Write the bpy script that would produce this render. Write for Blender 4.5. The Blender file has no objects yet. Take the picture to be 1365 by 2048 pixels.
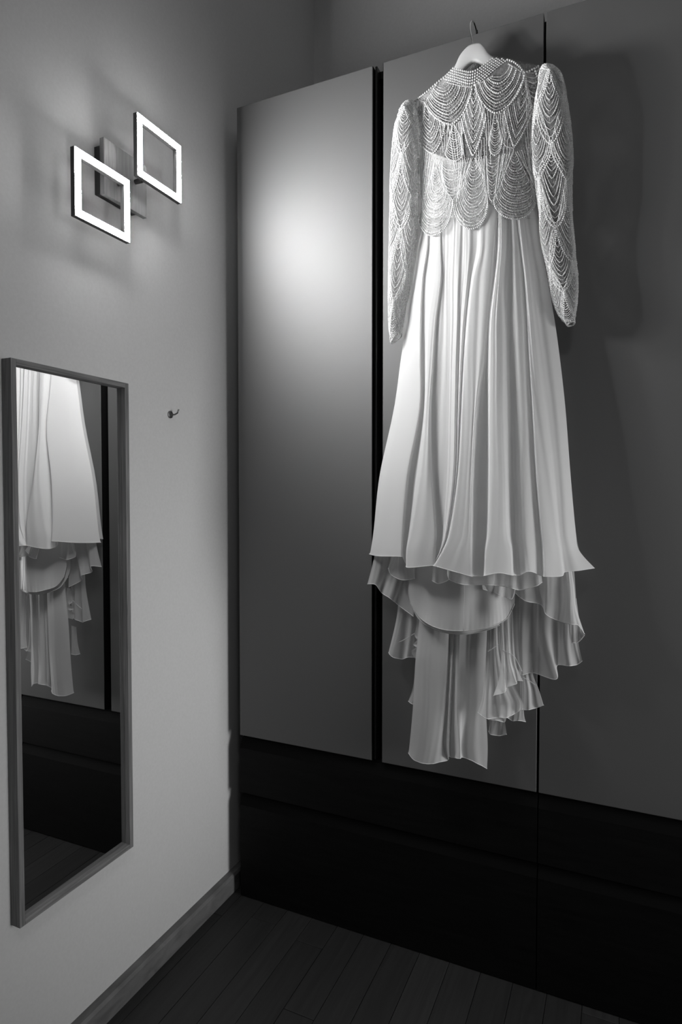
import bpy, math, random
import numpy as np
from mathutils import Vector
random.seed(7)
SC = bpy.context.scene
COL = SC.collection
R = math.radians

# ------------------------------------------------------------------ camera
YAW, PITCH, EYE, FPX = R(24.5), R(1.77), 1.3, 1228.0
cd = bpy.data.cameras.new('camera'); cam = bpy.data.objects.new('camera', cd); COL.objects.link(cam)
cam.location = (0, 0, EYE); cam.rotation_euler = (math.pi/2-PITCH, 0, YAW)
cd.sensor_fit = 'VERTICAL'; cd.sensor_height = 36; cd.lens = FPX/2048*36
cd.clip_start = .02
SC.camera = cam

# ------------------------------------------------------------------ world, lights, exposure
w = bpy.data.worlds.new('world'); SC.world = w; w.use_nodes = True
w.node_tree.nodes['Background'].inputs[0].default_value = (1, 1, 1, 1)
w.node_tree.nodes['Background'].inputs[1].default_value = 0.0
SC.view_settings.view_transform = 'Standard'; SC.view_settings.look = 'None'
SC.view_settings.gamma = 1; SC.view_settings.use_curve_mapping = False
SC.view_settings.exposure = 0.0
LED_STRENGTH = 400.0
# daylight of the window in the right-hand wall, behind the camera's right shoulder
WIN_Y, WIN_Z, WIN_W, WIN_H, WIN_X = 1.05, 1.05, .9, 1.2, 2.3
ld = bpy.data.lights.new('window_daylight', 'AREA'); ld.shape = 'RECTANGLE'; ld.size = WIN_W; ld.size_y = WIN_H
ld.energy = 5.6; ld.spread = R(50)
lo = bpy.data.objects.new('window_daylight', ld); COL.objects.link(lo)
lo.location = (WIN_X-.15, WIN_Y, WIN_Z); lo.rotation_euler = (Vector((-1.155, 1.58, .80))-Vector(lo.location)).to_track_quat('-Z', 'Y').to_euler()   # shines across the room at the left wall

# unseen fill lamp added to brighten the scene, behind and above the photographer
l2 = bpy.data.lights.new('ceiling_fill', 'AREA'); l2.shape = 'DISK'; l2.size = .6; l2.energy = 10.0
l2o = bpy.data.objects.new('ceiling_fill', l2); COL.objects.link(l2o); l2o.location = (.5, -.4, 3.42)

# ------------------------------------------------------------------ measuring helper: pixel of the photograph -> point at a known plane
_f = np.array([-math.sin(YAW)*math.cos(PITCH), math.cos(YAW)*math.cos(PITCH), -math.sin(PITCH)])
_r = np.array([math.cos(YAW), math.sin(YAW), 0.0]); _u = np.cross(_r, _f); _c = np.array([0, 0, EYE])
def PY(x, y, Y):
    d = _f+_r*((x-682.5)/FPX)-_u*((y-1024)/FPX)
    return _c+d*(Y/d[1])

# ------------------------------------------------------------------ materials (all neutral greys)
def newmat(name):
    m = bpy.data.materials.new(name); m.use_nodes = True
    return m, m.node_tree, m.node_tree.nodes['Principled BSDF']
def g(v): return (v, v, v, 1)
def plain(name, v, rough=.5, metal=0, spec=.5):
    m, t, p = newmat(name)
    p.inputs['Base Color'].default_value = g(v); p.inputs['Roughness'].default_value = rough
    p.inputs['Metallic'].default_value = metal; p.inputs['Specular IOR Level'].default_value = spec
    return m
def noise_into(t, p, lo_, hi_, scale, stretch=(1,1,1), bump=0., detail=6, rough=None, dist=.0, coord='Object', bdist=.001):
    tc = t.nodes.new('ShaderNodeTexCoord'); mp = t.nodes.new('ShaderNodeMapping'); mp.inputs['Scale'].default_value = stretch
    n = t.nodes.new('ShaderNodeTexNoise'); n.inputs['Scale'].default_value = scale; n.inputs['Detail'].default_value = detail
    n.inputs['Distortion'].default_value = dist
    t.links.new(tc.outputs[coord], mp.inputs[0]); t.links.new(mp.outputs[0], n.inputs['Vector'])
    r = t.nodes.new('ShaderNodeValToRGB'); r.color_ramp.elements[0].color = g(lo_); r.color_ramp.elements[1].color = g(hi_)
    r.color_ramp.elements[0].position = .3; r.color_ramp.elements[1].position = .7
    t.links.new(n.outputs['Fac'], r.inputs[0]); t.links.new(r.outputs[0], p.inputs['Base Color'])
    if bump:
        b = t.nodes.new('ShaderNodeBump'); b.inputs['Strength'].default_value = bump; b.inputs['Distance'].default_value = bdist
        t.links.new(n.outputs['Fac'], b.inputs['Height']); t.links.new(b.outputs[0], p.inputs['Normal'])
    return n, r, mp
def wood(name, lo_, hi_, stretch, scale=9, rough=.5, bump=.25, rnd=0.):
    m, t, p = newmat(name); p.inputs['Roughness'].default_value = rough
    n, r, mp = noise_into(t, p, lo_, hi_, scale, stretch, bump, 8, dist=.6)
    if rnd:
        oi = t.nodes.new('ShaderNodeObjectInfo')
        cx = t.nodes.new('ShaderNodeCombineXYZ')
        mu = t.nodes.new('ShaderNodeMath'); mu.operation = 'MULTIPLY'; mu.inputs[1].default_value = 37
        t.links.new(oi.outputs['Random'], mu.inputs[0])
        for i in range(3): t.links.new(mu.outputs[0], cx.inputs[i])
        t.links.new(cx.outputs[0], mp.inputs['Location'])
        mr = t.nodes.new('ShaderNodeMapRange'); mr.inputs['To Min'].default_value = 1-rnd; mr.inputs['To Max'].default_value = 1+rnd
        t.links.new(oi.outputs['Random'], mr.inputs['Value'])
        vm = t.nodes.new('ShaderNodeVectorMath'); vm.operation = 'SCALE'
        t.links.new(r.outputs[0], vm.inputs[0]); t.links.new(mr.outputs[0], vm.inputs['Scale'])
        t.links.new(vm.outputs[0], p.inputs['Base Color'])
    return m
def fabric(name, v, transp, transl, rough=.85, threads=0, thread_hi=1., sheen=.2):
    """thin cloth: diffuse + translucent, partly see-through head on and denser at grazing angles"""
    m, t, p = newmat(name); out = t.nodes['Material Output']
    p.inputs['Base Color'].default_value = g(v); p.inputs['Roughness'].default_value = rough
    p.inputs['Sheen Weight'].default_value = sheen; p.inputs['Specular IOR Level'].default_value = .2
    tl = t.nodes.new('ShaderNodeBsdfTranslucent'); tl.inputs[0].default_value = g(v)
    mx = t.nodes.new('ShaderNodeMixShader'); mx.inputs[0].default_value = transl
    t.links.new(p.outputs[0], mx.inputs[1]); t.links.new(tl.outputs[0], mx.inputs[2])
    tr = t.nodes.new('ShaderNodeBsdfTransparent'); lw = t.nodes.new('ShaderNodeLayerWeight'); lw.inputs[0].default_value = .5
    inv = t.nodes.new('ShaderNodeMath'); inv.operation = 'SUBTRACT'; inv.inputs[0].default_value = 1
    t.links.new(lw.outputs['Facing'], inv.inputs[1])
    mu = t.nodes.new('ShaderNodeMath'); mu.operation = 'MULTIPLY'; mu.inputs[1].default_value = transp
    t.links.new(inv.outputs[0], mu.inputs[0])
    fac = mu.outputs[0]
    if threads:
        tc = t.nodes.new('ShaderNodeTexCoord'); vo = t.nodes.new('ShaderNodeTexVoronoi'); vo.inputs['Scale'].default_value = threads
        mp = t.nodes.new('ShaderNodeMapping'); mp.inputs['Scale'].default_value = (1, 1, .35)
        t.links.new(tc.outputs['Object'], mp.inputs[0]); t.links.new(mp.outputs[0], vo.inputs['Vector'])
        mr = t.nodes.new('ShaderNodeMapRange'); mr.inputs['From Max'].default_value = .7; mr.inputs['To Min'].default_value = .35; mr.inputs['To Max'].default_value = thread_hi
        t.links.new(vo.outputs['Distance'], mr.inputs['Value'])
        m2 = t.nodes.new('ShaderNodeMath'); m2.operation = 'MULTIPLY'
        t.links.new(fac, m2.inputs[0]); t.links.new(mr.outputs[0], m2.inputs[1]); fac = m2.outputs[0]
    else:
        # fine crinkle of the crepe
        tc = t.nodes.new('ShaderNodeTexCoord'); n = t.nodes.new('ShaderNodeTexNoise'); n.inputs['Scale'].default_value = 60; n.inputs['Detail'].default_value = 4
        mp = t.nodes.new('ShaderNodeMapping'); mp.inputs['Scale'].default_value = (1, 1, .12)
        b = t.nodes.new('ShaderNodeBump'); b.inputs['Strength'].default_value = .25; b.inputs['Distance'].default_value = .002
        t.links.new(tc.outputs['Object'], mp.inputs[0]); t.links.new(mp.outputs[0], n.inputs['Vector']); t.links.new(n.outputs['Fac'], b.inputs['Height'])
        t.links.new(b.outputs[0], p.inputs['Normal'])
    m3 = t.nodes.new('ShaderNodeMixShader'); t.links.new(fac, m3.inputs[0])
    t.links.new(mx.outputs[0], m3.inputs[1]); t.links.new(tr.outputs[0], m3.inputs[2]); t.links.new(m3.outputs[0], out.inputs['Surface'])
    return m

m, t, p = newmat('painted_plaster'); p.inputs['Roughness'].default_value = .8
noise_into(t, p, .50, .53, 140, bump=.12, detail=5); M_WALL = m
M_CEIL = plain('ceiling_paint', .8, .9)
M_WALL2 = plain('low_bounce_plaster', .22, .85)  # unseen walls darkened to cut the light they bounce back
M_DOOR = plain('satin_lacquer', .045, .66, 0, .9); M_DOOR.node_tree.nodes['Principled BSDF'].inputs['IOR'].default_value = 1.7
M_CARC = plain('wardrobe_black', .002, .8, 0, .1)
M_GRIP = plain('grip_aluminium', .02, .4, 0)
M_DARKW = wood('dark_oak', .0015, .004, (1.2, 6, 14), 5, .6, .3); M_DARKW.node_tree.nodes['Principled BSDF'].inputs['Specular IOR Level'].default_value = .15
M_PLANK = wood('floor_oak', .012, .022, (14, .8, 6), 6, .6, .3, .22)
M_SUB = plain('floor_base', .006, .9)
M_BASE = wood('skirting_wood', .09, .15, (6, 2.5, 6), 6, .55, .1)
M_FRAMEV = wood('mirror_frame_vertical_grain', .085, .2, (55, 55, 1.6), 4, .6, .4)
M_FRAMEH = wood('mirror_frame_cross_grain', .085, .2, (55, 1.6, 55), 4, .6, .4)
M_MIRROR = plain('silvered_glass', .80, .0, 1)
M_PLATE = wood('sconce_wood', .09, .19, (30, 30, 1.6), 5, .55, .3)
M_SCB = plain('sconce_black', .01, .5)
M_SCM = plain('sconce_bezel', .05, .5, .3)
M_CHROME = plain('chrome', .75, .12, 1)
M_NICK = plain('brushed_nickel', .25, .35, 1)
M_HANG = plain('white_lacquered_wood', .48, .55)
M_RUB = plain('rubber', .02, .6)
m, t, p = newmat('led_diffuser')
p.inputs['Base Color'].default_value = g(.8); p.inputs['Emission Color'].default_value = g(1); p.inputs['Emission Strength'].default_value = LED_STRENGTH
M_LED = m
M_CHIF = fabric('chiffon', .78, .06, .45)
M_CHIF2 = fabric('chiffon_single_layer', .74, .48, .45)
M_CHIF3 = fabric('chiffon_train', .74, .18, .45)
M_HEM = fabric('rolled_hem', .85, .0, .35)
M_LIN = fabric('satin_lining', .52, .0, .2, .42, sheen=0); M_BAND = fabric('satin_band', .72, .0, .2, .4, sheen=0)
M_TULLE = fabric('beaded_tulle', .42, .95, .3, threads=260, thread_hi=1.)
M_TULLE2 = fabric('beaded_tulle_dense', .42, .84, .3, threads=330, thread_hi=1.)
M_PEARL = plain('pearl', .66, .22, 0, .7)
M_SEED = plain('seed_bead', .80, .30, 0, .6)

# ------------------------------------------------------------------ mesh helpers
def link(name, me, mat, parent=None, smooth=False, **props):
    o = bpy.data.objects.new(name, me); COL.objects.link(o)
    if mat: me.materials.append(mat)
    if parent: o.parent = parent
    if smooth: me.polygons.foreach_set('use_smooth', [True]*len(me.polygons))
    for k, v in props.items(): o[k] = v
    return o
def thing(name, label, cat, loc=(0,0,0), group=None):
    o = bpy.data.objects.new(name, None); COL.objects.link(o); o.location = loc; o.empty_display_size = .05
    o['label'] = label; o['category'] = cat
    if group: o['group'] = group
    return o
class MB:
    def __init__(s): s.v = []; s.f = []
    def add(s, vs, fs):
        k = len(s.v); s.v += [tuple(float(c) for c in q) for q in vs]; s.f += [tuple(i+k for i in f) for f in fs]; return s
    def box(s, x0, x1, y0, y1, z0, z1):
        vs = [(x,y,z) for x in (x0,x1) for y in (y0,y1) for z in (z0,z1)]
        return s.add(vs, [(0,1,3,2),(4,6,7,5),(0,4,5,1),(2,3,7,6),(0,2,6,4),(1,5,7,3)])
    def prism(s, poly, ax, a0, a1):
        """poly in the two other axes, extruded along axis ax"""
        n = len(poly); vs = []
        for a in (a0, a1):
            for q in poly:
                c = list(q); c.insert(ax, a); vs.append(tuple(c))
        fs = [tuple(range(n-1,-1,-1)), tuple(range(n, 2*n))]+[(i,(i+1)%n,(i+1)%n+n,i+n) for i in range(n)]
        return s.add(vs, fs)
    def tube(s, pts, r, n=8, cap=True):
        pts = [np.array(q, float) for q in pts]; rings = []; ref = np.array([.13,.31,.94])
        for i, q in enumerate(pts):
            d = pts[min(i+1,len(pts)-1)]-pts[max(i-1,0)]; d /= (np.linalg.norm(d)+1e-12)
            a = np.cross(d, ref); a /= np.linalg.norm(a)+1e-12; b = np.cross(d, a)
            rr = r[i] if hasattr(r, '__len__') else r
            rings.append([q+rr*(a*math.cos(2*math.pi*k/n)+b*math.sin(2*math.pi*k/n)) for k in range(n)])
        vs = [x for rg in rings for x in rg]; fs = []
        for i in range(len(pts)-1):
            for k in range(n): fs.append((i*n+k, i*n+(k+1)%n, (i+1)*n+(k+1)%n, (i+1)*n+k))
        if cap: fs += [tuple(range(n-1,-1,-1)), tuple((len(pts)-1)*n+k for k in range(n))]
        return s.add(vs, fs)
    def build(s, name, mat, parent=None, bevel=0, smooth=False, **props):
        me = bpy.data.meshes.new(name); me.from_pydata(s.v, [], s.f); me.update()
        L = Vector((0, 0, 0)); q = parent
        while q: L += q.location; q = q.parent
        if L.length:
            for vv in me.vertices: vv.co -= L
        o = link(name, me, mat, parent, smooth, **props)
        import bmesh
        b = bmesh.new(); b.from_mesh(me); bmesh.ops.recalc_face_normals(b, faces=b.faces); b.to_mesh(me); b.free()
        if bevel:
            md = o.modifiers.new('bevel', 'BEVEL'); md.width = bevel; md.segments = 2; md.limit_method = 'ANGLE'; md.angle_limit = R(40)
        return o
def struct(o): o['kind'] = 'structure'; return o

# ------------------------------------------------------------------ the room
WX, WF = -1.155, 1.635            # left wall face, wardrobe front plane
BY, FX, FY, CZ = 2.269, 2.3, -2.4, 3.5
struct(MB().box(WX-.12, WX, FY-.12, BY+.12, 0, CZ).build('wall_left', M_WALL))
struct(MB().box(WX, FX, BY, BY+.12, 0, CZ).build('wall_back', M_WALL))
struct(MB().box(WX, FX, FY-.12, FY, 0, CZ).build('wall_front', M_WALL2))
wy0, wy1, wz0, wz1 = WIN_Y-WIN_W/2, WIN_Y+WIN_W/2, WIN_Z-WIN_H/2, WIN_Z+WIN_H/2
struct(MB().box(FX, FX+.12, FY-.12, wy0, 0, CZ).box(FX, FX+.12, wy1, BY+.12, 0, CZ).box(FX, FX+.12, wy0, wy1, 0, wz0).box(FX, FX+.12, wy0, wy1, wz1, CZ).build('wall_right', M_WALL2))
struct(MB().box(WX-.12, FX+.12, FY-.12, BY+.12, CZ, CZ+.1).build('ceiling', M_CEIL))
fl = struct(MB().box(WX-.12, FX+.12, FY-.12, BY+.12, -.12, -.012).build('floor', M_SUB))
wn = struct(MB().box(FX+.02, FX+.07, wy0, wy0+.05, wz0, wz1).box(FX+.02, FX+.07, wy1-.05, wy1, wz0, wz1)
            .box(FX+.02, FX+.07, wy0+.05, wy1-.05, wz0, wz0+.05).box(FX+.02, FX+.07, wy0+.05, wy1-.05, wz1-.05, wz1).build('window_1', M_HANG))
# floor boards along Y
PW, X0 = .0857, -1.1005
lens = []
for i in range(-1, 24):
    x0 = X0+i*PW-.0 ; x1 = x0+PW-.0012
    x0c = max(x0, WX); 
    if x1 <= x0c+.01: continue
    joint = {3:1.536, 4:1.314, 1:1.565}.get(i, 1.9-((i*37) % 23)*.041)
    ys = [BY]; y = joint
    while y > FY: ys.append(y); y -= .92
    ys.append(FY)
    for a, b_ in zip(ys[1:], ys[:-1]):
        if b_-a < .02: continue
        h = random.uniform(-.0003, .0003)
        MB().box(x0c, x1, a+.0007, b_-.0007, -.012, h).build('plank', M_PLANK, fl, bevel=.0008)
MB().box(X0+24*PW, FX, FY, BY, -.012, 0).build('plank', M_PLANK, fl)
# skirting board
sk = [(WX, 0.0), (-1.131, 0.0), (-1.131, .050), (-1.136, .058), (WX, .060)]
b = MB(); n = len(sk); vs = [(x, yy, z) for yy in (FY, BY) for x, z in sk]
b.add(vs, [tuple(range(n)), tuple(range(2*n-1, n-1, -1))]+[(i, (i+1) % n, (i+1) % n+n, i+n) for i in range(n)])
struct(b.build('baseboard_left', M_BASE))

# ------------------------------------------------------------------ the wardrobe: one unit, and its neighbour to the right
def wardrobe(x0, label, gap):
    """x0 left edge of the unit; two tall doors with a vertical grip channel between, two wide drawers below"""
    W = .9175; x1 = x0+W
    t = thing('wardrobe', label, 'wardrobe', (x0, WF, 0), 'built-in wardrobe units along the back wall')
    bY = WF+.022
    b = MB()
    b.box(x0, x0+.02, bY, BY-.03, .0, 2.488).box(x1-.02, x1, bY, BY-.03, .0, 2.488)
    b.box(x0+.02, x1-.02, bY, BY-.03, 2.468, 2.488).box(x0+.02, x1-.02, BY-.045, BY-.03, 0, 2.468)
    b.box(x0+.02, x1-.02, bY, BY-.045, .505, .524).box(x0+.02, x1-.02, bY, BY-.045, .0, .04).box(x0+.02, x1-.02, bY, BY-.045, .322, .338)
    b.build('carcass', M_CARC, t)
    ga, gb = gap
    for a, c in ((x0, ga), (gb, x1-.006)):
        MB().box(a, c, WF, WF+.020, .5255, 2.495).build('door', M_DOOR, t, bevel=.0012)
    # vertical grip channel
    c = MB().box(ga+.003, gb+.004, WF+.045, WF+.05, .5255, 2.492).box(gb+.0, gb+.004, WF+.021, WF+.045, .5255, 2.492)
    c.box(gb-.0012, gb, WF+.0008, WF+.021, .5255, 2.494).box(ga, ga+.0012, WF+.0008, WF+.021, .5255, 2.494)   # black edging of both doors
    c.build('grip_channel', M_CARC, t)
    MB().box(ga+.0035, ga+.0095, WF+.012, WF+.045, .5255, 2.499).build('grip_profile', M_GRIP, t)
    # drawers with a slanted grip recess along the top edge of each front
    for z0, z1 in ((.3405, .521), (.004, .336)):
        poly = [(WF, z0), (WF+.020, z0), (WF+.020, z1-.006), (WF+.014, z1-.006), (WF+.0012, z1-.034), (WF, z1-.037)]
        b = MB(); n = len(poly); vs = [(x, yy, z) for x in (x0, x1-.003) for yy, z in poly]
        b.add(vs, [tuple(range(n)), tuple(range(2*n-1, n-1, -1))]+[(i, (i+1) % n, (i+1) % n+n, i+n) for i in range(n)])
        dw = b.build('drawer', M_DARKW, t)
        MB().box(x0+.004, x1-.006, WF+.0145, WF+.0215, z1-.006, z1+.002).prism([(WF-.0002, z1-.0365), (WF+.0132, z1-.005), (WF+.0150, z1-.009), (WF+.0018, z1-.0365)], 0, x0+.0, x1-.003).build('grip_shade_strip', M_CARC, dw)  # black strip laid over the slope, stands in for shade in the recess
    return t
wardrobe(-1.101, 'tall grey wardrobe unit nearest the left wall, two satin doors above two dark drawers', (-.648, -.6155))
wardrobe(-.1835, 'grey wardrobe unit at the right edge, its door beside the dress, dark drawers below', (.263, .296))

# ------------------------------------------------------------------ mirror on the left wall
FXM = -1.126
MSGN = -1
mt = thing('wall_mirror', 'tall narrow mirror in a grey wooden frame on the left wall', 'mirror', (WX, 1.023, .984))
y0, y1, z0, z1, fwd = .860, 1.187, .394, 1.574, .0125
MB().box(WX+.001, FXM, y0, y0+fwd, z0, z1).build('frame_stile', M_FRAMEV, mt, bevel=.0008)
MB().box(WX+.001, FXM, y1-fwd, y1, z0, z1).build('frame_stile', M_FRAMEV, mt, bevel=.0008)
MB().box(WX+.001, FXM, y0+fwd, y1-fwd, z1-fwd, z1).build('frame_rail', M_FRAMEH, mt, bevel=.0008)
MB().box(WX+.001, FXM, y0+fwd, y1-fwd, z0, z0+fwd).build('frame_rail', M_FRAMEH, mt, bevel=.0008)
ya, yb, k = y0+fwd-.003, y1-fwd+.003, .5*math.tan(R(.45))*(y1-y0)   # the pane sits very slightly askew in its rebate
b = MB(); vs = [(x+(k if yy == yb else -k)*MSGN, yy, z) for x in (-1.147, -1.1385) for yy in (ya, yb) for z in (z0+fwd-.003, z1-fwd+.003)]
b.add(vs, [(0,1,3,2),(4,6,7,5),(0,4,5,1),(2,3,7,6),(0,2,6,4),(1,5,7,3)]).build('mirror_glass', M_MIRROR, mt)

# ------------------------------------------------------------------ LED wall lamp
lt = thing('wall_lamp', 'lit LED wall lamp of two square light frames on a wooden plate', 'lamp', (WX, 1.17, 2.065))
MB().box(-1.133, -1.120, 1.108, 1.252, 2.007, 2.139).build('wood_plate', M_PLATE, lt, bevel=.0008)
MB().box(WX, -1.133, 1.113, 1.235, 2.013, 2.125).build('mounting_box', M_SCB, lt, label='black mounting box behind the wood')
b = MB().tube([(-1.150, 1.205, 2.010), (-1.150, 1.205, 2.003)], .004, 10); b.build('fixing_screw', M_NICK, lt)
for ya, yb, za, zb, sy, sz in ((.991, 1.155, 1.903, 2.0515, 1.1525, 2.047), (1.183, 1.347, 2.078, 2.2295, 1.212, 2.081)):
    bw = .0175; xb, xf = -1.0985, -1.0865
    def ring(x0_, x1_, e):
        q = MB(); a, c, d, f_ = ya+e, yb-e, za+e, zb-e; k = bw-2*e
        return q.box(x0_, x1_, a, a+k, d, f_).box(x0_, x1_, c-k, c, d, f_).box(x0_, x1_, a+k, c-k, d, d+k).box(x0_, x1_, a+k, c-k, f_-k, f_)
    fr = ring(xb, xf, 0).build('light_frame', M_SCM, lt)
    ring(xf, xf+.0012, .0012).build('led_diffuser', M_LED, fr, label='glowing white square strip')
    MB().tube([(-1.120, sy, sz), (xb, sy, sz)], .0060 if sz > 2.06 else .0035, 14).build('standoff', M_SCB, lt)

# ------------------------------------------------------------------ coat hook
hk = thing('wall_hook', 'small round metal hook screwed to the bare left wall', 'hook', (WX, 1.376, 1.52))
MB().tube([(WX, 1.376, 1.52), (WX+.003, 1.376, 1.52), (WX+.0045, 1.376, 1.52)], [.0105, .0105, .0085], 24).build('rose', M_NICK, hk)
MB().tube([(WX+.004, 1.376, 1.52), (WX+.016, 1.376, 1.519), (WX+.024, 1.378, 1.523), (WX+.027, 1.380, 1.534)], [.0022, .0022, .0022, .0028], 10).build('peg', M_NICK, hk, smooth=True)
for dz in (.0062, -.0062):
    MB().tube([(WX+.0045, 1.376, 1.52+dz), (WX+.0056, 1.376, 1.52+dz)], [.0026, .0018], 10).build('screw', M_RUB, hk)

# ------------------------------------------------------------------ hanger
HX, HZ = -.352, 2.452
hg = thing('clothes_hanger', 'white wooden hanger hooked over the wardrobe door, holding the beaded gown', 'hanger', (HX, 1.598, HZ))
def cat(P, t):
    n = len(P)-1; i = min(int(t), n-1); u = t-i
    a, b_, c, d = P[max(i-1, 0)], P[i], P[i+1], P[min(i+2, n)]
    return .5*((2*b_)+(c-a)*u+(2*a-5*b_+4*c-d)*u*u+(3*b_-a-3*c+d)*u**3)
top = [np.array(q, float) for q in [(-.185,-.165),(-.15,-.135),(-.11,-.108),(-.070,-.083),(-.050,-.060),(-.037,-.036),(-.022,-.022),(-.008,-.016),(.014,-.018),(.025,-.030),(.040,-.055),(.07,-.080),(.12,-.110),(.185,-.165)]]
bot = [np.array(q, float) for q in [(-.185,-.178),(-.15,-.152),(-.11,-.130),(-.070,-.110),(-.048,-.094),(-.030,-.078),(-.014,-.066),(-.003,-.061),(.008,-.064),(.022,-.076),(.040,-.090),(.07,-.108),(.12,-.132),(.185,-.178)]]
NS = 70; b = MB(); ring_n = 12; vs = []; fs = []
for i in range(NS+1):
    t_ = i/NS*13; T, B_ = cat(top, t_), cat(bot, t_); c = (T+B_)/2; h = (T-B_)/2
    yo = -.010*math.cos(min(1, abs(c[0])/.19)*math.pi/2)+.0
    for k in range(ring_n):
        a = 2*math.pi*k/ring_n; ca, sa = math.cos(a), math.sin(a)
        e = lambda s: math.copysign(abs(s)**.45, s)
        p2 = c+h*e(sa)
        vs.append((HX+p2[0], 1.598+yo+.0075*e(ca), HZ+p2[1]))
for i in range(NS):
    for k in range(ring_n): fs.append((i*ring_n+k, i*ring_n+(k+1) % ring_n, (i+1)*ring_n+(k+1) % ring_n, (i+1)*ring_n+k))
fs += [tuple(range(ring_n)), tuple(NS*ring_n+k for k in range(ring_n))]
b.add(vs, fs).build('hanger_bar', M_HANG, hg, smooth=True)
hp = [(946,97,1.592),(946,88,1.592),(944.5,78,1.591),(942,66,1.591),(941,56,1.593),(941.8,47,1.600),(944.5,42,1.612),(948,43.5,1.628),(950.5,50,1.643),(952.5,57,1.655),(954.3,64.5,1.663)]
hp = [PY(*q) for q in hp]
hp = [cat(hp, i/5) for i in range(5*(len(hp)-1)+1)]
MB().tube(hp, .0019, 10).build('wire_hook', M_CHROME, hg, smooth=True)
MB().tube([hp[-1]+np.array([-.0,-.002,.004]), hp[-1]+np.array([0, .001, -.003])], .0028, 10).build('hook_tip', M_RUB, hg, smooth=True)

# ------------------------------------------------------------------ the gown
dr = thing('wedding_gown', 'long white gown with pearl-beaded sleeves and layered chiffon skirt on the hanger', 'dress', (HX, 1.58, 1.45))
DL = np.array([HX, 1.58, 1.45])
def grid_obj(name, V, mat, parent=dr, **props):
    """V: rows x cols x 3 world points"""
    nr, nc, _ = V.shape
    me = bpy.data.meshes.new(name)
    idx = np.arange(nr*nc).reshape(nr, nc)
    f = np.stack([idx[:-1,:-1], idx[:-1,1:], idx[1:,1:], idx[1:,:-1]], -1).reshape(-1, 4)
    me.from_pydata((V.reshape(-1, 3)-DL).tolist(), [], f.tolist()); me.update()
    return link(name, me, mat, parent, True, **props)
def resample(P, n, axis=0):
    """Catmull-Rom along an axis"""
    P = np.moveaxis(np.asarray(P, float), axis, 0); m_ = len(P)-1
    out = [cat(P, i/(n-1)*m_) for i in range(n)]
    return np.moveaxis(np.array(out), 0, axis)
def sheet(G, nu, nv):
    W_ = np.array([[PY(*q) for q in row] for row in G])
    return resample(resample(W_, nv, 0), nu, 1)
def hem(parent, pts, r=.0008, mat=None):
    b = MB(); b.tube([np.array(q)-0 for q in pts], r, 5)
    me = bpy.data.meshes.new('rolled_hem'); me.from_pydata([tuple(np.array(q)-DL) for q in b.v], [], b.f); me.update()
    o = link('rolled_hem', me, mat or M_HEM, parent, True); return o
def C3(x, y, Y): return (720+x/2.73, 1050+y/2.73, Y)
def pleats(V, n1, n2, a_top, a_bot, ph=0.):
    nv, nu, _ = V.shape; v = np.linspace(0, 1, nv)[:, None]; u = np.linspace(0, 1, nu)[None]
    uw = u+.012*np.sin(2*math.pi*(2.3*u+.7*v)+ph)+.006*np.sin(2*math.pi*(5.1*u-.9*v))
    env = .35+.65*np.abs(np.sin(math.pi*(3.1*u+.8*v+ph)))
    d = .62*np.sin(2*math.pi*n1*uw+ph)+.38*np.sin(2*math.pi*n2*uw+2*v+ph*3)
    V = V.copy(); edge = np.minimum(1, np.minimum(u, 1-u)*14)
    V[..., 1] -= (a_top*(1-v)+a_bot*v)*env*d*edge
    return V
def panel(name, rows, nu=60, nv=40, mat=None, hems=True, fine=True, **props):
    rows = [[(q[0], q[1], .6*q[2]+.4*sum(k_[2] for k_ in row)/len(row)) for q in row] for row in rows]   # gentle waves
    V = sheet(rows, nu, nv)
    if fine:
        wd = max(2.2, abs(rows[-1][-1][0]-rows[-1][0][0])/17); V = pleats(V, wd, wd*1.83, .0007, .0012, rows[0][0][0])
    o = grid_obj(name, V, mat or M_CHIF2, **props)
    if hems: hem(o, V[-1])
    return o

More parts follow.
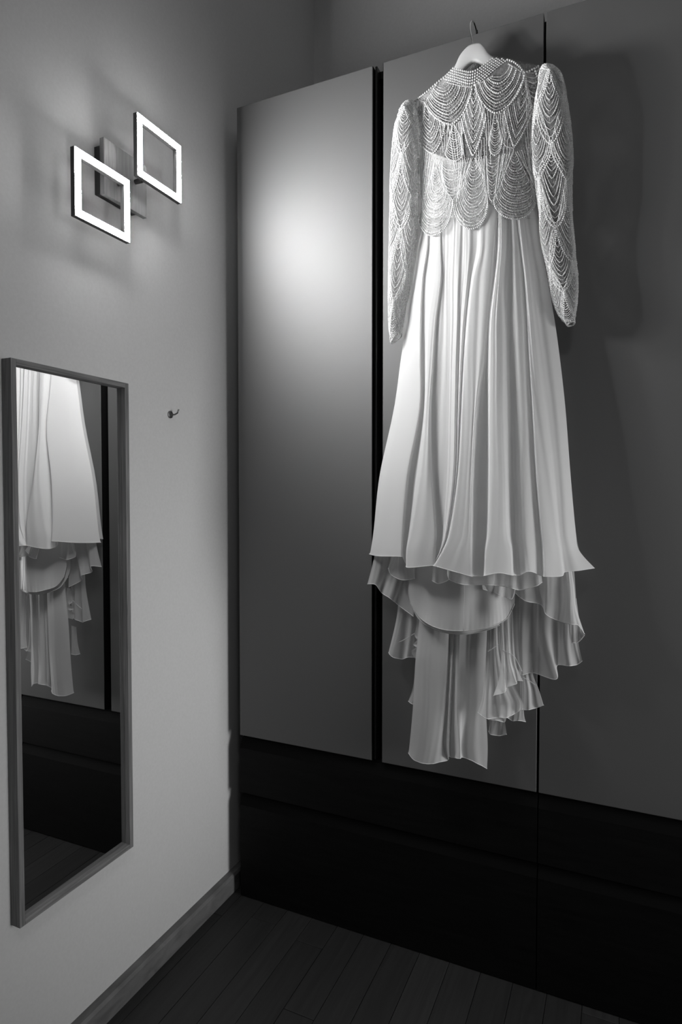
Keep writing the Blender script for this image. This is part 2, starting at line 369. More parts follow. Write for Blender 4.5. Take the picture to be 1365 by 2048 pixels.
# outer skirt: fold lines read top to bottom (x at nine heights, hem height, fold level 0 = valley, 1 = ridge)
ROWY = [415, 440, 500, 560, 640, 720, 820, 950, 1060, 1100]
cols = [
 ([850,848,835,826,814,802,788,760,748,742],(739,1108),.1),
 ([851,849,842,833,824,812,800,775,763,758],(757,1112),.8),
 ([858,857,853,844,840,839,837,813,803,801],(801,1113),1.),
 ([860,859,856,848,844,842,840,817,807,805],(806,1116),.25),
 ([864,863,861,858,852,849,846,830,817,813],(813,1128),.1),
 ([872,872,871,868,859,856,852,842,826,818],(817,1135),.9),
 ([880,880,880,880,870,865,860,861,868,866],(865,1131),.75),
 ([884,884,884,884,876,871,866,867,873,871],(870,1133),.1),
 ([893,894,894,893,894,894,893,889,883,876],(876,1135),.0),
 ([905,906,906,905,906,904,902,899,889,880],(867,1130),.25),
 ([914,914,914,915,915,913,911,907,893,882],(868,1130),.6),
 ([925,926,927,926,921,918,915,911,896,884],(868.5,1130),.25),
 ([935,936,937,934,927,922,918,913,898,885],(869,1131),.55),
 ([955,955,954,942,933,927,922,915.5,899.5,886],(869.5,1131),.05),
 ([962,962,961,947,937,931,926,918,902,888],(870,1132),1.),
 ([973,973,971,962,955,948,944,935,926,914],(902,1141),1.),
 ([990,990,985,980,973,966,953,946,943,942],(941,1152),.95),
 ([994,994,990,986,978,971,960,953,951,949],(948,1152),.15),
 ([997,996,994,988.5,978.5,975,975,974,972,969],(967,1152),.1),
 ([999,999,998,991,981,979,979,980,978,973],(971,1151),.9),
 ([1002,1002,1002,997,991,991,992,996,998,998],(998,1146),1.15),
 ([1005,1005,1005,1001,1003,1005,1005,1010,1013,1021],(1023,1150),.9),
 ([1010,1011,1012,1010,1012,1014,1017,1019,1023,1027],(1030,1150),.1),
 ([1021,1022,1023,1024,1023,1025,1029,1033,1036,1039],(1041,1150),.05),
 ([1027,1028,1030,1032,1036,1040,1045,1048,1052,1056],(1060,1143),.8),
 ([1033,1034,1041,1048,1053,1057,1063,1070,1079,1082],(1084,1151),.35),
 ([1037,1038,1045,1052,1058,1062,1068,1076,1086,1090],(1092,1153),.95),
 ([1046,1046,1053,1061,1068,1075,1085,1100,1112,1118],(1124,1152),.9),
 ([1053,1053,1063,1072,1080,1089,1100,1112,1120,1125],(1131,1144),.35),
 ([1064,1066,1074,1084,1094,1104,1116,1128,1136,1143],(1158,1141),.55),
 ([1076,1078,1085,1096,1110,1121,1132,1142,1152,1159],(1190,1136),.3),
]
def lerp_tab(y, ks, vs_):
    return float(np.interp(y, ks, vs_))
NC = len(cols); G = []
for ri in range(len(ROWY)+1):
    row = []
    for c, (xs, hm, lv) in enumerate(cols):
        x, y = (xs[ri], ROWY[ri]) if ri < len(ROWY) else hm
        yy = ROWY[ri] if ri < len(ROWY) else 1140
        x0_, x1_ = (cols[0][0][ri], cols[-1][0][ri]) if ri < len(ROWY) else (739, 1190)
        s = (x-x0_)/(x1_-x0_); bul = lerp_tab(yy, [415, 560, 820, 1140], [.052, .062, .085, .115])
        amp = lerp_tab(yy, [415, 560, 820, 1140], [.005, .012, .022, .034])
        edge = lerp_tab(yy, [415, 1140], [1.592, 1.605])
        row.append((x, y, edge-bul*(max(0, 1-(2*s-1)**2))**.75-amp*lv))
    G.append(row)
V = pleats(sheet(G, 520, 150), 27, 46, .0011, .0013, .4)
sk_o = grid_obj('skirt', V, M_CHIF)
hem(sk_o, V[-1])
# back of the skirt, hanging against the doors, joined to the front at both sides
xl = [(cols[0][0][i], ROWY[i]) for i in range(len(ROWY))]; xr = [(cols[-1][0][i], ROWY[i]) for i in range(len(ROWY))]
Gb = []
for i in range(len(ROWY)):
    e = lerp_tab(ROWY[i], [415, 1140], [1.592, 1.605]); row = []
    for k in range(13):
        s = k/12; row.append((xl[i][0]*(1-s)+xr[i][0]*s, ROWY[i], e+(.018 if 0 < k < 12 else .004)-(.006 if k % 2 and 0 < k < 12 else 0)))
    Gb.append(row)
panel('skirt_back', Gb, 60, 30, M_CHIF, hems=False)

# layers that hang below the front hem
panel('inner_flounce', [[C3(x, 60, 1.53+.012*(i % 2)) for i, x in enumerate((470,510,560,620,700,770,830,880,960,990))],
      [C3(x, y, 1.515+.018*(i % 2)) for i, (x, y) in enumerate([(476,200),(500,220),(555,235),(615,240),(700,240),(770,240),(830,250),(880,255),(955,240),(992,235)])],
      [C3(x, y, 1.497+.024*(i % 2)) for i, (x, y) in enumerate([(478,262),(490,298),(550,322),(610,327),(700,327),(770,332),(830,345),(880,354),(960,335),(997,312)])]], 90, 24)
panel('inner_flounce', [[C3(x, 100, 1.555) for x in (650,700,760,800,840,860)], [C3(x, y, 1.545+.01*(i%2)) for i,(x,y) in enumerate([(662,260),(710,270),(765,280),(805,285),(840,290),(858,285)])],
      [C3(x, y, 1.53+.015*(i%2)) for i,(x,y) in enumerate([(672,350),(720,366),(760,382),(800,395),(832,403),(851,342)])]], 50, 20)
panel('inner_flounce', [[C3(x, 80, 1.535) for x in (405,430,470,500)], [C3(x, 220, 1.525+.008*(i%2)) for i,x in enumerate((400,430,468,495))],
      [C3(x, y, 1.51+.012*(i%2)) for i,(x,y) in enumerate([(394,303),(428,320),(470,308),(497,290)])]], 30, 16)
panel('inner_flounce', [[C3(x, 60, 1.565) for x in (190,215,240,265,300)], [C3(x, 180, 1.56) for x in (170,195,215,250,300)],
      [C3(x, y, 1.555+.01*(i%2)) for i,(x,y) in enumerate([(155,236),(172,272),(222,298),(262,300),(300,292)])]], 40, 16)
# satin underskirt with its curved hem
L_top = [(300,0),(360,0),(430,0),(500,0),(570,0),(640,0),(710,0),(780,0),(835,0)]
L_mid = [(282,230),(345,240),(420,250),(495,250),(570,250),(640,250),(715,250),(785,250),(845,255)]
L_md2 = [(266,345),(330,385),(405,400),(490,410),(570,412),(645,410),(720,400),(790,385),(850,350)]
L_bot = [(279,425),(322,500),(385,545),(470,572),(560,580),(645,570),(725,550),(800,512),(846,430)]
def lin(dy, dY, sh=0):
    w1 = lambda i: 1.572-.040*math.sin(math.pi*i/8)+.004*(i % 2)+dY
    return [[C3(x, y, w1(i)) for i, (x, y) in enumerate(L_top)], [C3(x, y, w1(i)) for i, (x, y) in enumerate(L_mid)],
            [C3(x+sh, y+dy*.5, w1(i)-.004) for i, (x, y) in enumerate(L_md2)], [C3(x+sh, y+dy*math.sin(math.pi*i/8)**.6, w1(i)-.008) for i, (x, y) in enumerate(L_bot)]]
V = sheet(lin(0, 0), 120, 60)
uv_, uu_ = np.linspace(0, 1, 60)[:, None], np.linspace(0, 1, 120)[None]
V[..., 1] -= .0004*uv_**8*np.sin(2*math.pi*(26*uu_+.8*np.sin(7*uu_)))+.005*uv_*np.sin(2*math.pi*(2.4*uu_+.5*uv_))*np.sin(math.pi*uu_)
un = grid_obj('underskirt', V, M_LIN); hem(un, V[-1], .0012, M_LIN)
seam = MB().tube([PY(*C3(570+(-3 if k > 6 else 0), 180+k*40, 1.5295-.001*k)) for k in range(11)], .0007, 5)
me = bpy.data.meshes.new('seam'); me.from_pydata([tuple(np.array(q)-DL) for q in seam.v], [], seam.f); link('seam', me, M_LIN, un, True)
V = sheet(lin(17, .012, -2), 90, 50); u2 = grid_obj('underskirt_lining', V, M_LIN); hem(u2, V[-1], .0012, M_LIN)

# train, left side
panel('train_panel', [[C3(x, 20, 1.60) for x in (105,150,200,250,300,330)],
      [C3(x, y, Y) for x, y, Y in [(78,180,1.60),(118,200,1.585),(168,220,1.60),(215,240,1.582),(262,250,1.60),(305,260,1.59)]],
      [C3(x, y, Y) for x, y, Y in [(42,322,1.605),(86,326,1.575),(118,368,1.60),(165,400,1.572),(212,438,1.602),(294,500,1.58)]]], 80, 30)
panel('train_panel', [[C3(x, 250, 1.61) for x in (215,240,265,290,315,340)],
      [C3(x, y, Y) for x, y, Y in [(205,480,1.61),(228,490,1.60),(255,505,1.612),(285,520,1.60),(312,530,1.612),(340,530,1.61)]],
      [C3(x, y, Y) for x, y, Y in [(157,696,1.612),(178,720,1.585),(232,732,1.61),(262,722,1.588),(300,722,1.61),(322,716,1.605)]]], 80, 30)
panel('train_ruffle', [[C3(322,510,1.60), C3(350,510,1.60), C3(380,510,1.60)], [C3(300,595,1.60), C3(345,595,1.60), C3(380,595,1.60)], [C3(311,626,1.592), C3(345,626,1.6), C3(380,626,1.60)],
      [C3(292,652,1.60), C3(345,650,1.60), C3(380,650,1.60)], [C3(306,668,1.592), C3(345,668,1.6), C3(380,668,1.60)], [C3(281,692,1.60), C3(345,692,1.60), C3(380,692,1.6)], [C3(302,728,1.60), C3(345,728,1.6), C3(380,728,1.60)]], 20, 60, hems=False)
panel('train_ruffle', [[C3(305,780,1.613), C3(325,780,1.613), C3(350,780,1.613)], [C3(290,890,1.612), C3(320,890,1.608), C3(350,890,1.613)], [C3(265,962,1.612), C3(290,978,1.60), C3(350,985,1.613)]], 20, 20)
# train, centre panel
Ys = [1.590,1.568,1.560,1.572,1.598,1.572,1.600,1.562,1.578,1.576,1.592]
tr = lambda xs, ys, k: [C3(x, (ys if not hasattr(ys, '__len__') else ys[i]), 1.58+(Ys[i]-1.58)*k) for i, x in enumerate(xs)]
panel('train_panel', [tr((330,380,430,478,488,512,516,545,590,645,698), 400, .5), tr((322,378,430,482,490,514,518,545,590,645,697), 560, .7),
      tr((303,358,415,474,484,505,512,538,585,638,690), 760, 1), tr((290,348,402,460,470,492,504,535,582,636,690), 1000, 1.2),
      tr((272,322,385,443,455,486,494,546,556,620,699), 1200, 1.3),
      tr((265,300,372,440,482,486,500,546,562,625,696), (1244,1285,1305,1294,1283,1264,1268,1275,1268,1293,1331), 1.4)], 160, 90, M_CHIF3)
# train, right side
panel('train_panel', [[C3(x, 60, Y) for x, Y in zip((830,900,960,1020,1080,1110,1122,1130), (1.56,1.56,1.56,1.565,1.575,1.592,1.60,1.603))],
      [C3(x, y, Y) for x, y, Y in [(845,270,1.56),(900,300,1.55),(965,315,1.565),(1030,330,1.548),(1090,335,1.562),(1140,330,1.55),(1160,330,1.56),(1171,330,1.575)]],
      [C3(x, y, Y) for x, y, Y in [(847,340,1.56),(902,385,1.545),(985,400,1.565),(1025,440,1.545),(1090,450,1.56),(1145,460,1.545),(1172,455,1.555),(1183,450,1.575)]],
      [C3(x, y, Y) for x, y, Y in [(850,372,1.56),(905,414,1.54),(990,435,1.565),(1020,490,1.54),(1085,522,1.56),(1150,541,1.54),(1193,548,1.552),(1229,596,1.575)]]], 100, 40)
panel('train_fold', [[C3(1150,400,1.58), C3(1170,400,1.585), C3(1184,400,1.59)], [C3(1150,520,1.58), C3(1180,520,1.585), C3(1205,545,1.59)], [C3(1150,640,1.59), C3(1192,640,1.59), C3(1228,602,1.58)]], 30, 24)
panel('train_panel', [[C3(x, 120, 1.59) for x in (740,790,830,880,940,1000,1060,1120,1150,1164)],
      [C3(x, 400, Y) for x, Y in zip((750,795,835,882,945,1005,1068,1120,1158,1182), (1.59,1.58,1.59,1.58,1.59,1.575,1.59,1.58,1.585,1.595))],
      [C3(x, 620, Y) for x, Y in zip((765,800,840,882,948,1012,1072,1120,1160,1192), (1.60,1.58,1.595,1.575,1.595,1.57,1.60,1.578,1.59,1.60))],
      [C3(x, y, Y) for x, y, Y in [(790,780,1.60),(830,795,1.575),(870,812,1.60),(890,818,1.575),(950,808,1.60),(1073,842,1.565),(1078,768,1.605),(1140,769,1.57),(1185,763,1.60),(1216,742,1.60)]]], 140, 60)
# cascading flounces at the right of the train
panel('cascade_flounce', [[C3(x, 480, 1.575) for x in (698,712,728,742,752,760)],
      [C3(x, y, Y) for x, y, Y in [(690,700,1.575),(710,700,1.56),(728,700,1.57),(745,700,1.555),(762,700,1.57),(778,700,1.565)]],
      [C3(x, y, Y) for x, y, Y in [(680,850,1.57),(705,850,1.55),(735,860,1.568),(770,870,1.55),(810,880,1.568),(850,890,1.56)]],
      [C3(x, y, Y) for x, y, Y in [(668,950,1.567),(700,965,1.542),(745,965,1.565),(800,970,1.54),(850,965,1.565),(886,960,1.55)]],
      [C3(x, y, Y) for x, y, Y in [(645,1024,1.565),(698,1058,1.532),(755,1050,1.565),(800,1052,1.53),(850,1028,1.565),(890,1006,1.545)]]], 90, 70)
panel('cascade_flounce', [[C3(x, 460, 1.56) for x in (757,772,787,802,818,835)],
      [C3(x, y, Y) for x, y, Y in [(773,680,1.556),(785,690,1.545),(800,700,1.557),(815,710,1.543),(832,720,1.556),(852,740,1.545)]],
      [C3(x, y, Y) for x, y, Y in [(762,830,1.552),(790,820,1.53),(808,815,1.552),(832,805,1.53),(850,800,1.552),(872,805,1.54)]],
      [C3(x, y, Y) for x, y, Y in [(729,933,1.55),(792,912,1.518),(803,888,1.552),(855,868,1.518),(858,852,1.552),(891,851,1.53)]]], 90, 50)
panel('cascade_flounce', [[C3(x, 700, 1.60) for x in (870,895,920,940)], [C3(x, 815, Y) for x, Y in ((884,1.60),(905,1.585),(928,1.60),(947,1.59))],
      [C3(x, y, Y) for x, y, Y in [(888,910,1.60),(918,905,1.575),(950,905,1.60),(977,895,1.585)]],
      [C3(x, y, Y) for x, y, Y in [(886,1010,1.60),(920,1009,1.565),(965,998,1.60),(1005,984,1.575)]]], 50, 40)
panel('cascade_flounce', [[C3(x, 640, 1.608) for x in (705,740,775,810,845,870,890)], [C3(x, 990, Y) for x, Y in ((696,1.605),(735,1.595),(775,1.608),(805,1.59),(840,1.606),(870,1.592),(895,1.60))],
      [C3(x, y, Y) for x, y, Y in [(700,1062,1.605),(745,1066,1.585),(790,1075,1.608),(803,1052,1.58),(835,1070,1.606),(865,1068,1.582),(907,1074,1.60)]]], 70, 24)
panel('cascade_flounce', [[C3(x, 980, 1.615) for x in (706,730,760,785)], [C3(x, 1060, 1.613) for x in (708,735,765,792)],
      [C3(x, y, Y) for x, y, Y in [(703,1125,1.615),(716,1143,1.60),(762,1150,1.612),(803,1143,1.602)]]], 30, 20)
for pts in ([(700,690),(728,674),(756,650)], [(776,680),(808,696),(842,716),(864,752),(886,800)], [(890,832),(925,850),(962,876)], [(186,650),(240,628),(300,592)]):
    q = [PY(*C3(x, y, 1.547)) for i_, (x, y) in enumerate(pts)] if pts[0][0] != 186 else [PY(*C3(x, y, 1.600)) for x, y in pts]
    q = resample(q, 16); b = MB().tube(q, .0009, 5); me = bpy.data.meshes.new('seam'); me.from_pydata([tuple(np.array(v_)-DL) for v_ in b.v], [], b.f); link('seam', me, M_CHIF2, dr, True)

# ---- bodice
def D1(x, y): return (760+x/3.102, 20+y/3.102)
def Yfront(px, py):
    s = min(1, max(0, (px-835)/245)); b_ = math.sin(math.pi*s)**.55 if 0 < s < 1 else 0
    k = lerp_tab(py, [110, 150, 260, 460], [.35, .6, 1, 1.12])
    return 1.588-.052*b_*k
bt_top = [(818,213),(834,199),(857,181),(873,167),(890,153),(905,140),(925,140),(940,143),(955,139.5),(968,132),(980,122),(990,116),(1005,117),(1027,123),(1040,127),(1062,129),(1081,131),(1096,134)]
n = len(bt_top)
sides = lambda f, lx, rx: [(lx+(rx-lx)*(0.02 if False else (x-818)/(1096-818)), None) for x, y in bt_top]
def bodice_rows(bottom):
    rows = []
    for v in (0, .12, .3, .5, .72, 1.0):
        lx = lerp_tab(v, [0, .12, .3, .5, .72, 1], [818, 836, 838, 838, 838, 843]); rx = lerp_tab(v, [0, .12, .3, .5, .72, 1], [1096, 1074, 1064, 1066, 1070, 1077])
        row = []
        for i, (x, y) in enumerate(bt_top):
            s = (x-818)/278.; bx, by = bottom(s)
            X = (lx+(rx-lx)*s)*(v)+(x)*(1-v) if v < 1 else bx
            X = x if v == 0 else X
            Yp = y+(by-y)*v
            row.append((X, Yp, Yfront(X, Yp)))
        rows.append(row)
    return rows
scal = [D1(*q) for q in [(245,1290),(270,1370),(320,1402),(390,1350),(430,1260),(455,1185),(480,1270),(520,1345),(570,1360),(630,1330),(660,1260),(672,1200),(735,1240),(785,1290),(850,1300),(915,1270),(972,1160)]]
sx = [q[0] for q in scal]; sy = [q[1] for q in scal]
def bot_scal(s):
    x = 839+(1073.5-839)*s; return x, lerp_tab(x, sx, sy)
V = sheet([[q for q in r_] for r_ in bodice_rows(bot_scal)], 150, 80)
# sharpen the scalloped edge: re-interpolate last row precisely
bod = grid_obj('bodice', V, M_TULLE)
# back of the bodice
Vb = sheet([[(x, y, 1.618) for x, y in [(818,213),(857,181),(890,153),(912,128),(945,118),(985,112),(1005,114),(1040,122),(1096,134)]],
            [(840+i*28, 260, 1.621-.003*(i % 2)) for i in range(9)], [(842+i*28.5, 350, 1.621-.003*(i % 2)) for i in range(9)], [(848+i*28, 440, 1.618-.003*(i % 2)) for i in range(9)]], 50, 40)
grid_obj('bodice_back', Vb, M_TULLE)
# opaque strapless lining
lt_ = [(846,292),(851,300),(865,307),(880,312),(900,320),(921,326),(950,322),(970,318),(985,312),(1000,290),(1015,272),(1030,262),(1048,248),(1063,240)]
lx = [q[0] for q in lt_]
Gl = []
for v in (0, .25, .6, 1):
    row = []
    for x, y in lt_:
        s = (x-846)/(1063-846); X = (x)*(1-v)+(849+(1077-849)*s)*v; Yp = y+(436-y)*v
        row.append((X, Yp, Yfront(X, Yp)+.006))
    Gl.append(row)
V = sheet(Gl, 80, 30); ln = grid_obj('bodice_lining', V, M_BAND, label='plain satin band under the beaded tulle'); hem(ln, V[0], .0012)

# ---- pearls and bead strands
import bmesh
bmq = bmesh.new(); bmesh.ops.create_icosphere(bmq, subdivisions=1, radius=1.0)
ICV = np.array([v.co[:] for v in bmq.verts]); ICF = np.array([[v.index for v in f.verts] for f in bmq.faces]); bmq.free()
def beads_obj(name, pts, rad, parent, mat, tubes=(), **props):
    pts = np.asarray(pts, float).reshape(-1, 3); rad = np.asarray(rad, float).reshape(-1)
    V_ = (pts[:, None, :]-DL+ICV[None]*rad[:, None, None]).reshape(-1, 3)
    F_ = (ICF[None]+(np.arange(len(pts))*len(ICV))[:, None, None]).reshape(-1, 3)
    fs_ = F_.tolist(); vs_ = V_.tolist()
    if tubes:
        b = MB()
        for q, r_ in tubes: b.tube(q, r_, 4, cap=False)
        k = len(vs_); vs_ += [tuple(np.array(v_)-DL) for v_ in b.v]; fs_ += [tuple(i+k for i in f) for f in b.f]
    me = bpy.data.meshes.new(name); me.from_pydata(vs_, [], fs_); me.update()
    return link(name, me, mat, parent, True, **props)
def along(P, step, jit=0.):
    """points every `step` metres along a world polyline"""
    P = np.asarray(P, float); d = np.linalg.norm(np.diff(P, axis=0), axis=1); c = np.concatenate([[0], np.cumsum(d)])
    if c[-1] < step: return P[:1]
    s = np.arange(0, c[-1], step)
    return np.stack([np.interp(s, c, P[:, k]) for k in range(3)], 1)
def poly_at(P, t):
    P = np.asarray(P, float); n_ = len(P)-1; i = min(int(t*n_), n_-1); u = t*n_-i
    return P[i]*(1-u)+P[i+1]*u
def scallop(name, L, Rr, b0, b1, n_, p_, to_world, parent, big=.0026, small=.0017, edges=True, seed=0):
    rnd = random.Random(seed); pts = []; rad = []; tubes = []
    for k in range(1, n_+1):
        t_ = k/n_; l, r_, bb = poly_at(L, t_), poly_at(Rr, t_), poly_at([b0, b1], t_)
        crv = []
        for j in range(-10, 11):
            a = abs(j)/10; sd = l if j < 0 else r_; m_ = min(1, max(0, (p_-1.2)/.8))
            ux = m_*math.sin(a*math.pi/2)+(1-m_)*a; uy = m_*(1-math.cos(a*math.pi/2))+(1-m_)*a**1.15
            crv.append((bb[0]+(sd[0]-bb[0])*ux, bb[1]+(sd[1]-bb[1])*uy))
        W_ = np.array([to_world(*q) for q in crv])
        if k == n_: rr = big; st = rr*2.05
        elif k % 3 == 0: rr = (big+small)/2*rnd.uniform(.85, 1.05); st = rr*2.1
        elif k % 3 == 1: rr = small*.62; st = rr*2.6
        else:
            tubes.append((W_, .0007)); continue
        q = along(W_, st); pts.append(q); rad.append(np.full(len(q), rr)*np.array([rnd.uniform(.88, 1.1) for _ in q]))
    if edges:
        for E_ in (L, Rr):
            W_ = np.array([to_world(*poly_at(E_, j/12)) for j in range(13)]); rr = small*.95
            q = along(W_, rr*2.1); pts.append(q); rad.append(np.full(len(q), rr))
    return beads_obj(name, np.concatenate(pts), np.concatenate(rad), parent, M_PEARL, tubes)
def tb(x, y):                        # bodice beads sit just proud of the tulle
    X, Yp = D1(x, y); return PY(X, Yp, Yfront(X, Yp)-.0022)
S = [
 ([(700,410),(650,440),(595,465)], [(800,335),(850,365),(902,398)], (745,395), (720,640), 12, 1.7, .0029),
 ([(355,455),(320,520),(283,575)], [(420,450),(500,470),(575,480)], (390,465), (440,710), 12, 1.7, .0029),
 ([(868,345),(890,380),(908,405)], [(985,345),(1000,400),(1012,480)], (950,360), (975,640), 9, 2., .0022),
 ([(226,556),(222,580),(212,610)], [(240,560),(260,565),(282,572)], (236,580), (240,745), 7, 2., .0022),
 ([(577,488),(545,570),(510,680)], [(590,490),(628,570),(662,660)], (583,500), (580,905), 15, 1.35, .0026),
 ([(898,420),(850,520),(775,630)], [(908,420),(928,520),(950,620)], (900,440), (835,850), 14, 1.3, .0024),
 ([(283,590),(265,680),(240,800)], [(290,590),(345,650),(405,712)], (300,615), (330,890), 12, 1.6, .0024),
 ([(712,648),(695,740),(680,820)], [(722,648),(745,740),(762,800)], (716,660), (712,900), 16, 2., .0021),
 ([(455,715),(430,800),(408,880)], [(466,715),(500,780),(518,880)], (460,730), (465,935), 14, 2., .0021),
 ([(575,920),(540,1010),(515,1100),(455,1180)], [(590,920),(640,1010),(655,1100),(672,1200)], (582,940), (570,1358), 22, 2.1, .0023),
 ([(830,880),(790,980),(755,1080),(710,1185)], [(842,880),(900,1000),(950,1100),(972,1160)], (835,900), (850,1298), 24, 2.1, .0023),
 ([(340,960),(320,1040),(272,1180),(246,1290)], [(350,960),(385,1080),(420,1130),(455,1180)], (345,985), (325,1400), 24, 2.1, .0023),
 ([(388,935),(385,980),(388,1040)], [(498,945),(505,1000),(512,1060)], (442,955), (450,1150), 10, 2., .0015),
 ([(664,905),(668,1000),(675,1100)], [(742,880),(735,980),(722,1100)], (702,915), (697,1185), 14, 2., .0015),
 ([(900,760),(915,850),(930,950)], [(935,700),(945,800),(958,1000)], (925,820), (962,1130), 10, 2., .0015),
 ([(770,650),(765,700),(760,790)], [(780,650),(778,700),(832,860)], (772,700), (790,850), 8, 1.6, .0016),
]
for i, (L, Rr, b0, b1, n_, p_, big) in enumerate(S):
    scallop('beaded_scallop', L, Rr, b0, b1, n_, p_, tb, bod, big, big*.62, seed=i)
def fringe(T, B_, n_, parent, seed):
    rnd = random.Random(seed); pts = []; rad = []; tubes = []
    for k in range(n_):
        a, c = poly_at(T, k/(n_-1)), poly_at(B_, k/(n_-1)); mid = (a+c)/2+np.array([rnd.uniform(-4, 4), rnd.uniform(-3, 3)])
        W_ = resample([tb(*a), tb(*mid), tb(*c)], 14)
        if k % 2: tubes.append((W_, .0007)); continue
        rr = rnd.choice([.0008, .0010, .0014]); q = along(W_, rr*2.3); pts.append(q); rad.append(np.full(len(q), rr))
    return beads_obj('bead_fringe', np.concatenate(pts), np.concatenate(rad), parent, M_SEED, tubes)
for i, (T, B_, n_) in enumerate([
 ([(600,540),(640,600),(690,640)], [(650,700),(662,790),(685,880)], 9), ([(735,640),(765,615),(795,590)], [(762,860),(775,790),(790,690)], 9),
 ([(495,690),(520,660),(545,610)], [(512,900),(515,800),(515,700)], 7), ([(375,700),(410,708),(450,715)], [(395,880),(405,860),(428,820)], 7),
 ([(500,930),(530,925),(565,920)], [(478,1190),(495,1130),(520,1050)], 9), ([(598,920),(625,912),(660,905)], [(648,1050),(660,1120),(672,1190)], 9),
 ([(745,900),(785,895),(822,885)], [(715,1160),(740,1090),(775,1010)], 9), ([(856,880),(890,870),(930,850)], [(950,1060),(962,1110),(970,1150)], 9),
 ([(275,860),(305,900),(338,955)], [(255,1230),(275,1160),(310,1060)], 9), ([(352,945),(370,935),(390,932)], [(430,1150),(415,1110),(395,1070)], 7),
 ([(240,760),(250,780),(262,800)], [(250,1150),(256,1130),(262,1100)], 7), ([(600,850),(640,800),(680,760)], [(600,1000),(640,990),(690,960)], 9),
 ([(425,700),(470,705),(500,690)], [(470,1000),(500,1000),(530,960)], 9), ([(782,760),(800,820),(830,855)], [(760,1000),(790,960),(828,900)], 7),
 ([(910,560),(930,600),(948,640)], [(930,930),(945,940),(955,960)], 7)]):
    fringe(T, B_, max(4, int(n_*.7)), bod, i)
rnd = random.Random(5); q = []
while len(q) < 2600:
    x, y = rnd.uniform(842, 1072), rnd.uniform(160, 470)
    if y < np.interp(x, [q_[0] for q_ in bt_top], [q_[1] for q_ in bt_top])+6 or y > bot_scal((x-839)/234.5)[1]-3: continue
    q.append(PY(x, y, Yfront(x, y)-.0012))
sq = beads_obj('scattered_seed_beads', q, [rnd.uniform(.0006, .0010) for _ in q], bod, M_SEED, kind='stuff')
# pearl rows of the neckline
for k in range(6):
    u = k/5.
    P = [(907-19*u, 136.6+20.5*u), (915-8*u, 139+24*u), (925, 141.5+27.5*u), (938.5, 144.2+28.8*u), (951, 141.5+28.5*u), (961, 136+27*u), (971+4*u, 128+24*u), (981+12*u, 121+16*u), (990+26*u, 115+4.5*u)]
    W_ = resample([np.append(np.array(q), 0) for q in P], 60)
    W_ = np.array([PY(q[0], q[1], Yfront(q[0], q[1])-.004+.004*u) for q in W_])
    q = along(W_, .0059); beads_obj('pearl_strand', q, np.full(len(q), .0028), bod, M_PEARL)
for pts_ in ([(905,141),(890,153),(873,167),(857,181),(846,190),(834,199),(822,208)], [(1016,119.5),(1027,123),(1038,132),(1050,146)], [(1050,146),(1060,142),(1070,137),(1081,131)], [(1070,138),(1074,150),(1078,162),(1082,176)]):
    W_ = resample([PY(a, c, Yfront(a, c)-.002) for a, c in pts_], 30); q = along(W_, .0062); beads_obj('pearl_strand', q, np.full(len(q), .0027), bod, M_PEARL)

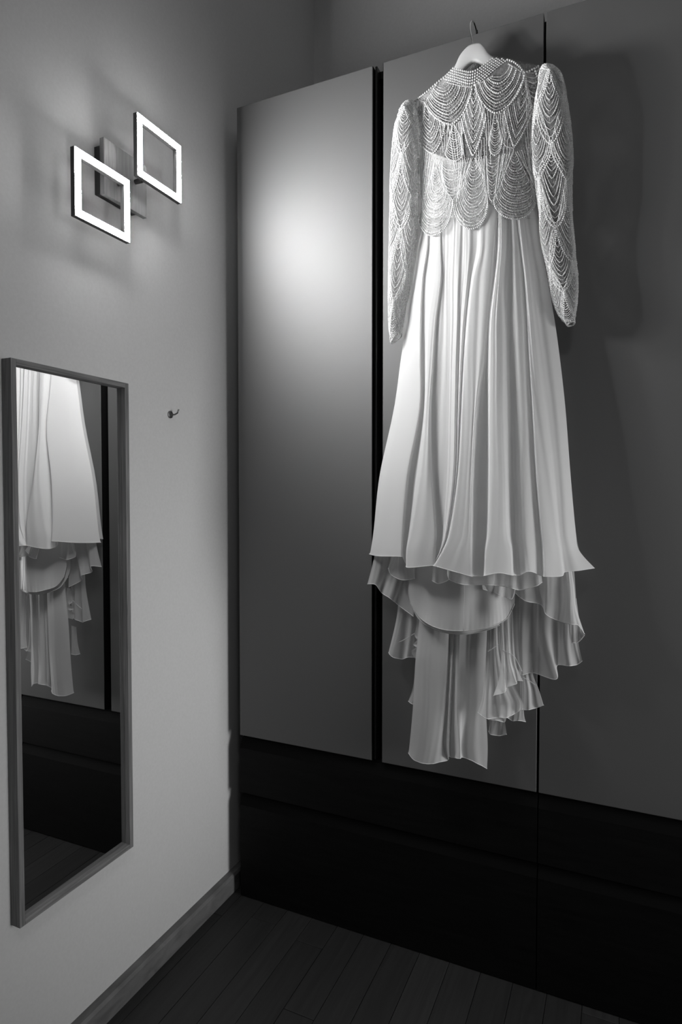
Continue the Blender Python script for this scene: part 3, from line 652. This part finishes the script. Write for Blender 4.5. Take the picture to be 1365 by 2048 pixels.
# ---- sleeves
def sleeve(rings, Yc, rd, rows_, seed, lens_, folds):
    """rings: (xl, yl, xr, yr) pixels; returns the surface function and the mesh"""
    C_ = []; Hh = []
    for xl_, yl_, xr_, yr_, yc in rings:
        a, b_ = PY(xl_, yl_, yc), PY(xr_, yr_, yc); C_.append((a+b_)/2); Hh.append((b_-a)/2)
    C_ = np.array(C_); Hh = np.array(Hh); m_ = len(C_)-1
    def surf(th, t_, lift=0.):
        c = cat(C_, t_*m_); h = cat(Hh, t_*m_); w_ = min(1, .35+t_*5)*min(1, .5+(1-t_)*4)
        fo = 1+folds*math.sin(3*th+9*t_+seed)*min(1, t_*4)
        rdd = rd*w_
        return c+h*math.cos(th)*1.0+np.array([0, -1, 0])*(rdd*math.sin(th)*fo+lift)
    nr, nt = 70, 48
    V_ = np.array([[surf(2*math.pi*k/nt, i/nr) for k in range(nt+1)] for i in range(nr+1)])
    o = grid_obj('sleeve', V_, M_TULLE2)
    hem(o, V_[-1], .0012)
    def tw(u, t_):                   # u in -1..1 across the visible half
        th = math.pi/2-u*math.pi/2
        if t_ > 1: t_ = 1
        return surf(th, t_, .0016)
    dt = lens_/8.0; rw = 0
    for j in range(-1, 9):
        cs = (0.0, -1.05, 1.05) if j % 2 else (-.52, .55)
        for c in cs:
            t0 = j*.118; hw = .55
            L = [(c-.03, max(.01, t0)), (c-.3, max(.015, t0+.06)), (c-hw, max(.02, t0+.13))]; Rr = [(c+.03, max(.01, t0)), (c+.3, max(.015, t0+.06)), (c+hw, max(.02, t0+.13))]
            if t0+.13 > 1.0: continue
            scallop('beaded_scallop', L, Rr, (c, max(.02, t0+.02)), (c, min(.995, max(.05, t0+.245))), 13, 1.7, tw, o, .0023, .0015, seed=seed*100+rw); rw += 1
    for rr_ in (0.,): 
        q = along(V_[-1], .0048); beads_obj('pearl_strand', q, np.full(len(q), .0023), o, M_PEARL)
    return o
RL = [(812,208,826,203,1.585),(803,222,832,214,1.58),(797,238,838,236,1.575),(790,262,840,264,1.572),(786,305,838,305,1.57),(783,355,837,355,1.57),(782,413,837,413,1.572),(781,461,836,461,1.575),(780,510,829,510,1.577),(779,574,820,574,1.58),(779,612,812,608,1.58),(780,655,807,640,1.58),(783,686,803,668,1.58)]
RRt = [(1086,134,1106,134,1.588),(1080,147,1120,145,1.582),(1078,170,1128,162,1.577),(1070,212,1137,208,1.572),(1065,260,1144,258,1.57),(1066,317,1147,317,1.57),(1069,355,1146,355,1.57),(1079,429,1146,429,1.572),(1082,477,1149,474,1.575),(1092,528,1153,518,1.578),(1100,574,1157,552,1.58),(1107,604,1156,590,1.58),(1120,634,1153,624,1.58),(1136,651,1150,645,1.58)]
sleeve(RL, 1.575, .030, 8, 1, 480, .10)
sleeve(RRt, 1.575, .032, 8, 2, 520, .10)
